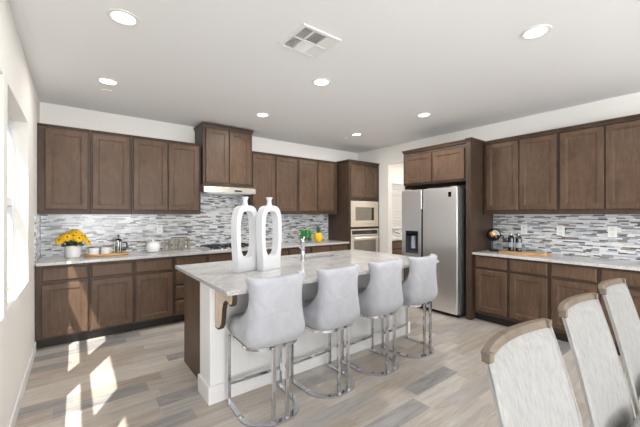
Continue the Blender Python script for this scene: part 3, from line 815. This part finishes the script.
ch = make_chair('pale linen dining chair nearest the camera, lowest in the corner')
ch.location = (1.244, 0.150, 0)
dup(ch, (1.94, 0.150, 0), 0, 'pale linen dining chair in the middle of the row of three')
dup(ch, (2.60, 0.145, 0), 0, 'pale linen dining chair farthest away, cut by the right edge')

# ------------------------------------------------------------------ things on the back worktop
CZ = 0.9155
random.seed(4)
# flowers
fl = thing('potted_flowers', 'yellow daisies in a white ribbed pot in the left corner', 'potted flowers', (-0.02, 4.76, CZ))
n = 40
pot = MB(); rings = []
for r_, z in ((0.060, 0), (0.068, 0.004), (0.076, 0.06), (0.080, 0.135), (0.081, 0.14), (0.074, 0.14), (0.072, 0.115)):
    rings.append([((r_ + 0.0016 * math.cos(q * math.pi)) * math.cos(2 * math.pi * q / n), (r_ + 0.0016 * math.cos(q * math.pi)) * math.sin(2 * math.pi * q / n), z) for q in range(n)])
pot.loft(rings).build('pot', M['ceramic'], fl, smooth=True)
lf = MB()
for q in range(46):
    a = random.uniform(0, 2 * math.pi); el = random.uniform(0.1, 1.2); L = random.uniform(0.06, 0.11)
    b0 = Vector((0.04 * math.cos(a), 0.04 * math.sin(a), 0.12)); d = Vector((math.cos(a) * math.cos(el), math.sin(a) * math.cos(el), math.sin(el)))
    sd = d.cross(Vector((0, 0, 1))).normalized() * 0.018
    p1 = b0 + d * L * 0.5; p2 = b0 + d * L
    up = Vector((0, 0, 0.004))
    lf.loft([[b0 - sd * .2, b0 + up * .5, b0 + sd * .2], [p1 - sd, p1 + up, p1 + sd], [p2 - sd * .1, p2 + up * .3, p2 + sd * .1]])
lf.build('foliage', M['leaf'], fl)
def flower(c, nrm, rad):
    nrm = Vector(nrm).normalized(); u = nrm.orthogonal().normalized(); v = nrm.cross(u); c = Vector(c)
    mb = MB()
    for ring_, (np_, rr, lift) in enumerate(((13, rad, 0.0), (11, rad * 0.78, 0.005))):
        for q in range(np_):
            a = 2 * math.pi * (q + 0.5 * ring_) / np_; d = u * math.cos(a) + v * math.sin(a); s_ = nrm.cross(d)
            w_ = rr * 0.20; b0 = c + nrm * lift
            pts = [b0 + d * rr * f - nrm * (0.010 * f * f) + nrm * (0.004 if f == 0.6 else 0) for f in (0.15, 0.6, 1.0)]
            th = nrm * 0.0022
            mb.loft([[pts[0] - s_ * w_ * .5, pts[0] + s_ * w_ * .5, pts[0] + th], [pts[1] - s_ * w_, pts[1] + s_ * w_, pts[1] + th], [pts[2] - s_ * w_ * .4, pts[2] + s_ * w_ * .4, pts[2] + th]])
    f = mb.build('flower_head', M['yellow'], fl)
    cbm = MB(); nn = 12
    cbm.loft([[c + nrm * z + (u * math.cos(2 * math.pi * q / nn) + v * math.sin(2 * math.pi * q / nn)) * r_ for q in range(nn)] for r_, z in ((rad * .22, 0.002), (rad * .20, 0.010), (rad * .11, 0.014))])
    cbm.build('flower_centre', M['brown'], f)
    st_ = MB().tube([c - nrm * 0.004, Vector((c.x * .5, c.y * .5, 0.11))], 0.003, 6); st_.build('stem', M['leaf'], f)
for q in range(15):
    a = q * 2.39996; rr = math.sqrt((q + 0.5) / 15)
    x, y = rr * 0.155 * math.cos(a), rr * 0.125 * math.sin(a)
    z = 0.272 - 0.085 * rr * rr + random.uniform(-0.018, 0.018)
    flower((x, y, z), (x * 7 + random.uniform(-.3, .3), y * 6 - 0.7, 0.7), random.uniform(0.050, 0.062))

# wooden tray, mugs, coffee press
def tray(name, label, loc, rz, L, Wd, h, lip, mat=None, handles=False):
    t = thing(name, label, 'tray', loc, rz)
    def oval(ins, z):
        r_ = Wd / 2 - ins; pts = []
        for cx, a0 in ((L / 2 - Wd / 2, -90), (-L / 2 + Wd / 2, 90)):
            for i in range(13):
                a = R(a0 + 15 * i); pts.append((cx + r_ * math.cos(a), r_ * math.sin(a), z))
        return pts
    MB().loft([oval(0.008, 0), oval(0.0, 0.006), oval(0.0, h), oval(lip, h), oval(lip + 0.004, h * 0.45), oval(Wd * 0.35, h * 0.45)]).build('tray_body', mat or M['tray'], t, smooth=True)
    return t
tray('serving_tray', 'light wooden oval tray holding two mugs and the coffee press', (0.315, 4.76, CZ), R(4), 0.47, 0.20, 0.026, 0.010)
TZ = CZ + 0.0122
def mug(loc, rz, label, r_=0.050, h=0.084):
    t = thing('mug', label, 'mug', loc, rz, 'white mugs on the wooden tray')
    MB().lathe([(r_ * .7, 0), (r_ * .95, 0.006), (r_, h * .4), (r_ * 1.02, h), (r_ * .92, h), (r_ * .88, h * .4), (r_ * .6, 0.012)]).build('bowl', M['ceramic'], t, smooth=True)
    MB().tube([(r_ * .96, 0, h * .82), (r_ * 1.4, 0, h * .80), (r_ * 1.55, 0, h * .55), (r_ * 1.35, 0, h * .3), (r_ * .95, 0, h * .25)], 0.005, 8).build('handle', M['ceramic'], t, smooth='all')
mug((0.180, 4.735, TZ), R(200), 'white mug at the left end of the wooden tray')
mug((0.300, 4.765, TZ), R(-30), 'white mug beside the coffee press on the tray')
fp = thing('french_press', 'glass and steel coffee press with a black handle on the tray', 'coffee press', (0.435, 4.775, TZ), R(-20))
MB().lathe([(0.040, 0), (0.042, 0.008), (0.042, 0.02), (0.040, 0.022)]).build('base', M['chrome'], fp, smooth=True)
MB().lathe([(0.038, 0.0225), (0.038, 0.125)]).build('beaker', M['glassware'], fp, smooth=True)
MB().lathe([(0.034, 0.024), (0.034, 0.075)]).build('coffee', simple('coffee', srgb(60, 42, 30), 0.2), fp, smooth=True)
MB().lathe([(0.041, 0.1255), (0.042, 0.14), (0.03, 0.155), (0.008, 0.160), (0.0005, 0.161)]).build('lid', M['chrome'], fp, smooth=True)
fpb = MB()
for q in range(4):
    a = R(45 + 90 * q); fpb.box(0.041 * math.cos(a) - .003, 0.041 * math.cos(a) + .003, 0.041 * math.sin(a) - .003, 0.041 * math.sin(a) + .003, 0.02, 0.128)
fpb.build('frame', M['steel'], fp)
MB().lathe([(0.004, 0.160), (0.004, 0.178), (0.012, 0.182), (0.012, 0.196), (0.0005, 0.200)], n=16).build('plunger_knob', M['black'], fp, smooth=True)
MB().tube([(0.042, 0, 0.118), (0.075, 0, 0.118), (0.088, 0, 0.10), (0.086, 0, 0.06), (0.07, 0, 0.036), (0.042, 0, 0.034)], 0.008, 10).build('handle', M['black'], fp, smooth='all')
fp.scale = (1.1, 1.1, 1.18)
# lidded jar
jr = thing('lidded_jar', 'round white lidded jar beside the metal letters', 'jar', (0.835, 4.80, CZ))
MB().lathe([(0.045, 0), (0.060, 0.008), (0.070, 0.05), (0.066, 0.085), (0.056, 0.10)]).build('bowl', M['ceramic'], jr, smooth=True)
MB().lathe([(0.060, 0.1005), (0.058, 0.108), (0.03, 0.120), (0.010, 0.124), (0.008, 0.132), (0.013, 0.140), (0.010, 0.148), (0.0005, 0.150)]).build('lid', M['ceramic'], jr, smooth=True)
jr.scale = (1.22, 1.22, 1.15)
# letters
def letter(polys, loc, label):
    t = thing('decorative_letter', label, 'letter', loc, R(4), 'free-standing letters on the back worktop')
    hh = 0.165
    mb, fb = MB(), MB()
    for us, vs, skip in polys:
        mb.grid_solid(us, vs, skip, -0.022, 0.034, 'y')
        fb.grid_solid(us, vs, skip, -0.0255, -0.0225, 'y')
    b = mb.build('letter_body', M['letter_side'], t)
    fb.build('letter_face', M['letter'], t)
    return t
U = [0, 0.020, 0.070, 0.090]; V5 = [0, 0.020, 0.0725, 0.0925, 0.145, 0.165]
letter([(U, V5, {(1, 1), (1, 3)})], (0.965, 4.80, CZ), 'cream and zinc letter B beside the white jar')
letter([(U, V5, {(1, 0), (1, 1), (1, 3)})], (1.095, 4.815, CZ), 'cream and zinc letter A between the other two letters')
letter([(U, V5, {(1, 0), (1, 1), (1, 3), (2, 2)})], (1.225, 4.83, CZ), 'cream and zinc letter R nearest the cooktop')
# green grass in small glasses and a pineapple
for q, (x, lab) in enumerate(((3.17, 'small glass of green wheatgrass, leftmost of the three'), (3.255, 'small glass of green wheatgrass, middle of the three'), (3.34, 'small glass of green wheatgrass, beside the pineapple'))):
    t = thing('grass_glass', lab, 'potted grass', (x, 4.66, CZ), 0, 'glasses of wheatgrass on the back worktop')
    MB().lathe([(0.030, 0), (0.036, 0.004), (0.038, 0.11), (0.036, 0.11), (0.034, 0.008)]).build('glass', M['glassware'], t, smooth=True)
    g = MB()
    for s_ in range(60):
        a = random.uniform(0, 6.28); r0 = random.uniform(0, 0.028); r1 = r0 + random.uniform(0, 0.014); hh = random.uniform(0.14, 0.24)
        p0 = Vector((r0 * math.cos(a), r0 * math.sin(a), 0.03)); p2 = Vector((r1 * math.cos(a), r1 * math.sin(a), hh)); p1 = Vector((r0 * math.cos(a), r0 * math.sin(a), hh * .6))
        g.tube([p0, p1, p2], 0.005, 4, 0.0015)
    o = g.build('grass', M['grass'], t); o['kind'] = 'stuff'
pn = thing('pineapple', 'yellow pineapple with a green crown beside the wheatgrass', 'pineapple', (3.545, 4.68, CZ))
mb = MB(); rings = []; n = 24
for j in range(15):
    z = 0.17 * j / 14; r_ = 0.075 * math.sqrt(max(0.02, 1 - ((z - 0.085) / 0.092) ** 2)) + 0.004
    rings.append([((r_ + 0.005 * ((q + j) % 2)) * math.cos(2 * math.pi * q / n), (r_ + 0.005 * ((q + j) % 2)) * math.sin(2 * math.pi * q / n), z) for q in range(n)])
mb.loft(rings).build('fruit', M['pine'], pn)
g = MB()
for s_ in range(26):
    a = s_ * 2.4; k_ = s_ / 26; out = 0.075 * (1 - k_) + 0.01; hh = 0.07 + 0.10 * k_
    p0 = Vector((0.012 * math.cos(a), 0.012 * math.sin(a), 0.165)); p1 = p0 + Vector((out * .45 * math.cos(a), out * .45 * math.sin(a), hh * .6)); p2 = p0 + Vector((out * math.cos(a), out * math.sin(a), hh))
    sd = Vector((-math.sin(a), math.cos(a), 0)) * 0.009; o_ = Vector((math.cos(a), math.sin(a), 0)) * 0.003
    g.loft([[p0 - sd, p0 + sd, p0 + o_], [p1 - sd * .8, p1 + sd * .8, p1 + o_], [p2 - sd * .1, p2 + sd * .1, p2 + o_ * .3]])
g.build('crown', M['pineleaf'], pn)

# ------------------------------------------------------------------ things on the right worktop
cm = thing('coffee_machine', 'round black capsule coffee machine with a brass disc beside the fridge', 'coffee machine', (4.62, 2.055, CZ), R(-62))
MB().lathe([(0.055, 0), (0.06, 0.004), (0.06, 0.018), (0.052, 0.022)], (0, 0.0, 0)).build('base', M['black'], cm, smooth=True)
MB().loft([[(-0.025 + x * 0.018 , 0.02 + y * 0.018, z) for x, y in ((-1, -1), (1, -1), (1, 1), (-1, 1))] for z in (0.018, 0.155)]).build('stem', M['black'], cm, bevel=0.006, smooth=True)
def disc_y(rp, c, n=32):
    mb = MB(); mb.loft([[(c[0] + r_ * math.cos(2 * math.pi * q / n), c[1] + y, c[2] + r_ * math.sin(2 * math.pi * q / n)) for q in range(n)] for r_, y in rp]); return mb
disc_y([(0.05, 0.06), (0.082, 0.045), (0.088, 0.0), (0.084, -0.045), (0.070, -0.06), (0.035, -0.062)], (0, 0.0, 0.225)).build('head', M['gloss_black'], cm, smooth=True)
disc_y([(0.034, 0.0), (0.034, -0.010), (0.028, -0.014)], (-0.018, -0.0625, 0.236)).build('dial', M['gold'], cm, smooth=True)
MB().tube([(0.078, 0, 0.225), (0.105, 0, 0.215), (0.115, 0, 0.20), (0.112, 0, 0.175)], 0.007, 8).build('lever', M['black'], cm, smooth='all')
sb = thing('serving_board', 'long light wooden board under the dark bottles on the right worktop', 'board', (4.585, 1.665, CZ), R(-90 + 4))
def rr(hx, hy, r_, z):
    pts = []
    for cx, cy, a0 in ((hx - r_, hy - r_, 0), (-hx + r_, hy - r_, 90), (-hx + r_, -hy + r_, 180), (hx - r_, -hy + r_, 270)):
        for i in range(7):
            a = R(a0 + 15 * i); pts.append((cx + r_ * math.cos(a), cy + r_ * math.sin(a), z))
    return pts
MB().loft([rr(0.27, 0.10, 0.03, 0), rr(0.275, 0.105, 0.035, 0.006), rr(0.275, 0.105, 0.035, 0.018), rr(0.27, 0.10, 0.03, 0.022)]).build('board', M['tray'], sb, smooth=True)
MB().tube([(0.235, -0.05, 0.0225), (0.245, -0.05, 0.045), (0.245, 0.05, 0.045), (0.235, 0.05, 0.0225)], 0.006, 8).build('handle', M['steel'], sb, smooth='all')
def bottle(loc, label):
    t = thing('bottle', label, 'bottle', loc, 0, 'dark bottles on the wooden board')
    MB().lathe([(0.032, 0), (0.037, 0.004), (0.037, 0.170), (0.033, 0.190), (0.018, 0.205), (0.014, 0.212)]).build('glass', M['gloss_black'], t, smooth=True)
    MB().lathe([(0.0375, 0.050), (0.0375, 0.115)]).build('paper_label', M['label'], t, smooth=True)
    MB().lathe([(0.0125, 0.2125), (0.0125, 0.232), (0.008, 0.238), (0.007, 0.262), (0.0005, 0.264)], n=16).build('pourer', M['chrome'], t, smooth=True)
bottle((4.60, 1.825, CZ + 0.0225), 'dark bottle on the wooden board, nearer the coffee machine')
bottle((4.60, 1.735, CZ + 0.0225), 'dark bottle on the wooden board, the right one of the pair')

# ------------------------------------------------------------------ outlets
def outlet(loc, rz, label, wd=0.078, hh=0.122, grp='white wall outlets'):
    t = thing('wall_outlet', label, 'outlet', loc, rz, grp)
    MB().box(-wd / 2, wd / 2, -0.006, 0.0, -hh / 2, hh / 2).build('cover_plate', M['plate'], t, bevel=0.002)
    for s_ in (-1, 1):
        MB().box(-0.017, 0.017, -0.0075, -0.006, s_ * 0.028 - 0.018, s_ * 0.028 + 0.018).build('socket', simple('socket_face', srgb(224, 224, 222), 0.4), t)
outlet((XR - 0.0105, 1.765, 1.215), R(-90), 'white wall outlet on the tiles above the wooden board')
outlet((XR - 0.0105, 1.352, 1.215), R(-90), 'white wall outlet on the right-wall tiles, middle of the three', 0.085)
outlet((XR - 0.0105, 0.862, 1.222), R(-90), 'white wall outlet on the right-wall tiles nearest the right edge')
outlet((0.955, YB - 0.0105, 1.214), 0, 'white wall outlet on the back tiles above the white jar')
outlet((2.52, YB - 0.0105, 1.214), 0, 'white wall outlet on the back tiles seen through the vase')

# ------------------------------------------------------------------ ceiling fittings
def downlight(x, y, label, power=13):
    t = thing('recessed_downlight', label, 'ceiling light', (x, y, H), 0, 'recessed downlights')
    n = 36
    MB().loft([[(r_ * math.cos(2 * math.pi * q / n), r_ * math.sin(2 * math.pi * q / n), z) for q in range(n)] for r_, z in ((0.098, -0.0005), (0.096, -0.006), (0.076, -0.007), (0.070, -0.0015), (0.098, -0.0005))], caps=False).build('trim_ring', M['white'], t, smooth=True)
    MB().lathe([(0.0715, -0.0012), (0.070, -0.0025), (0.0005, -0.0026)], n=n).build('lens', M['lens'], t)
    l = bpy.data.lights.new('downlight_lamp', 'AREA'); l.shape = 'DISK'; l.size = 0.14; l.energy = power
    l.color = (1.0, 0.965, 0.92)
    o = bpy.data.objects.new('downlight_lamp', l); COL.objects.link(o); o.parent = t; o.location = (0, 0, -0.010)
downlight(0.26, 2.53, 'round recessed downlight nearest the camera, top left of the ceiling', 3.5)
downlight(0.26, 3.835, 'round recessed downlight on the ceiling above the left corner cabinets', 7)
downlight(1.97, 2.545, 'round recessed downlight above the island, just below the air vent')
downlight(1.99, 3.86, 'round recessed downlight on the ceiling in front of the hood cabinet')
downlight(2.675, 0.895, 'round recessed downlight at the upper right of the ceiling')
downlight(3.705, 2.55, 'round recessed downlight on the ceiling in front of the fridge')
downlight(3.72, 3.85, 'round recessed downlight farthest away, near the ceiling corner')
def detector(x, y, r_, label):
    t = thing('ceiling_sensor', label, 'ceiling sensor', (x, y, H), 0)
    MB().lathe([(r_, 0), (r_, -0.006), (r_ * .85, -0.012), (0.0005, -0.013)][::-1]).build('cover', M['white'], t, smooth=True)
detector(0.272, 4.12, 0.045, 'small white disc on the ceiling behind the left downlight')
detector(3.76, 4.17, 0.045, 'small white disc on the ceiling near the far corner')
vt = thing('ceiling_vent', 'square white louvred air vent in the ceiling', 'air vent', (1.437, 2.008, H), 0)
S = 0.175
cols = [-S + 0.026, -S / 3 - 0.002, -S / 3 + 0.006, S / 3 - 0.006, S / 3 + 0.002, S - 0.026]
rows = [-S + 0.026, -0.006, 0.006, S - 0.026]
MB().grid_solid([-S] + cols + [S], [-S] + rows + [S], {(i, j) for i in (1, 3, 5) for j in (1, 3)}, -0.012, -0.0005, 'z').build('frame', M['white'], vt, bevel=0.002)
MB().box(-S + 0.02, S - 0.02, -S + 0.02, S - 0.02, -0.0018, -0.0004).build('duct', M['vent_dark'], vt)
for ci in range(3):
    for ri in range(2):
        x0, x1 = cols[2 * ci], cols[2 * ci + 1]; y0_, y1_ = rows[2 * ri], rows[2 * ri + 1]
        g = MB(); along_x = ci == 1; n_ = 8 if along_x else 6; dl = 0.0075
        sg = (1, 1, -1)[ci] if not along_x else (1, -1)[ri]
        for q in range(n_):
            if along_x:
                yy = y0_ + (y1_ - y0_) * (q + 0.5) / n_
                g.loft([[(xx, yy - dl * sg, -0.0115), (xx, yy + dl * sg, -0.003), (xx, yy + dl * sg, -0.002), (xx, yy - dl * sg, -0.0105)] for xx in (x0 + .001, x1 - .001)])
            else:
                xc = x0 + (x1 - x0) * (q + 0.5) / n_
                g.loft([[(xc - dl * sg, yy, -0.0115), (xc + dl * sg, yy, -0.003), (xc + dl * sg, yy, -0.002), (xc - dl * sg, yy, -0.0105)] for yy in (y0_ + .001, y1_ - .001)])
        g.build('louvre', M['white'], vt)
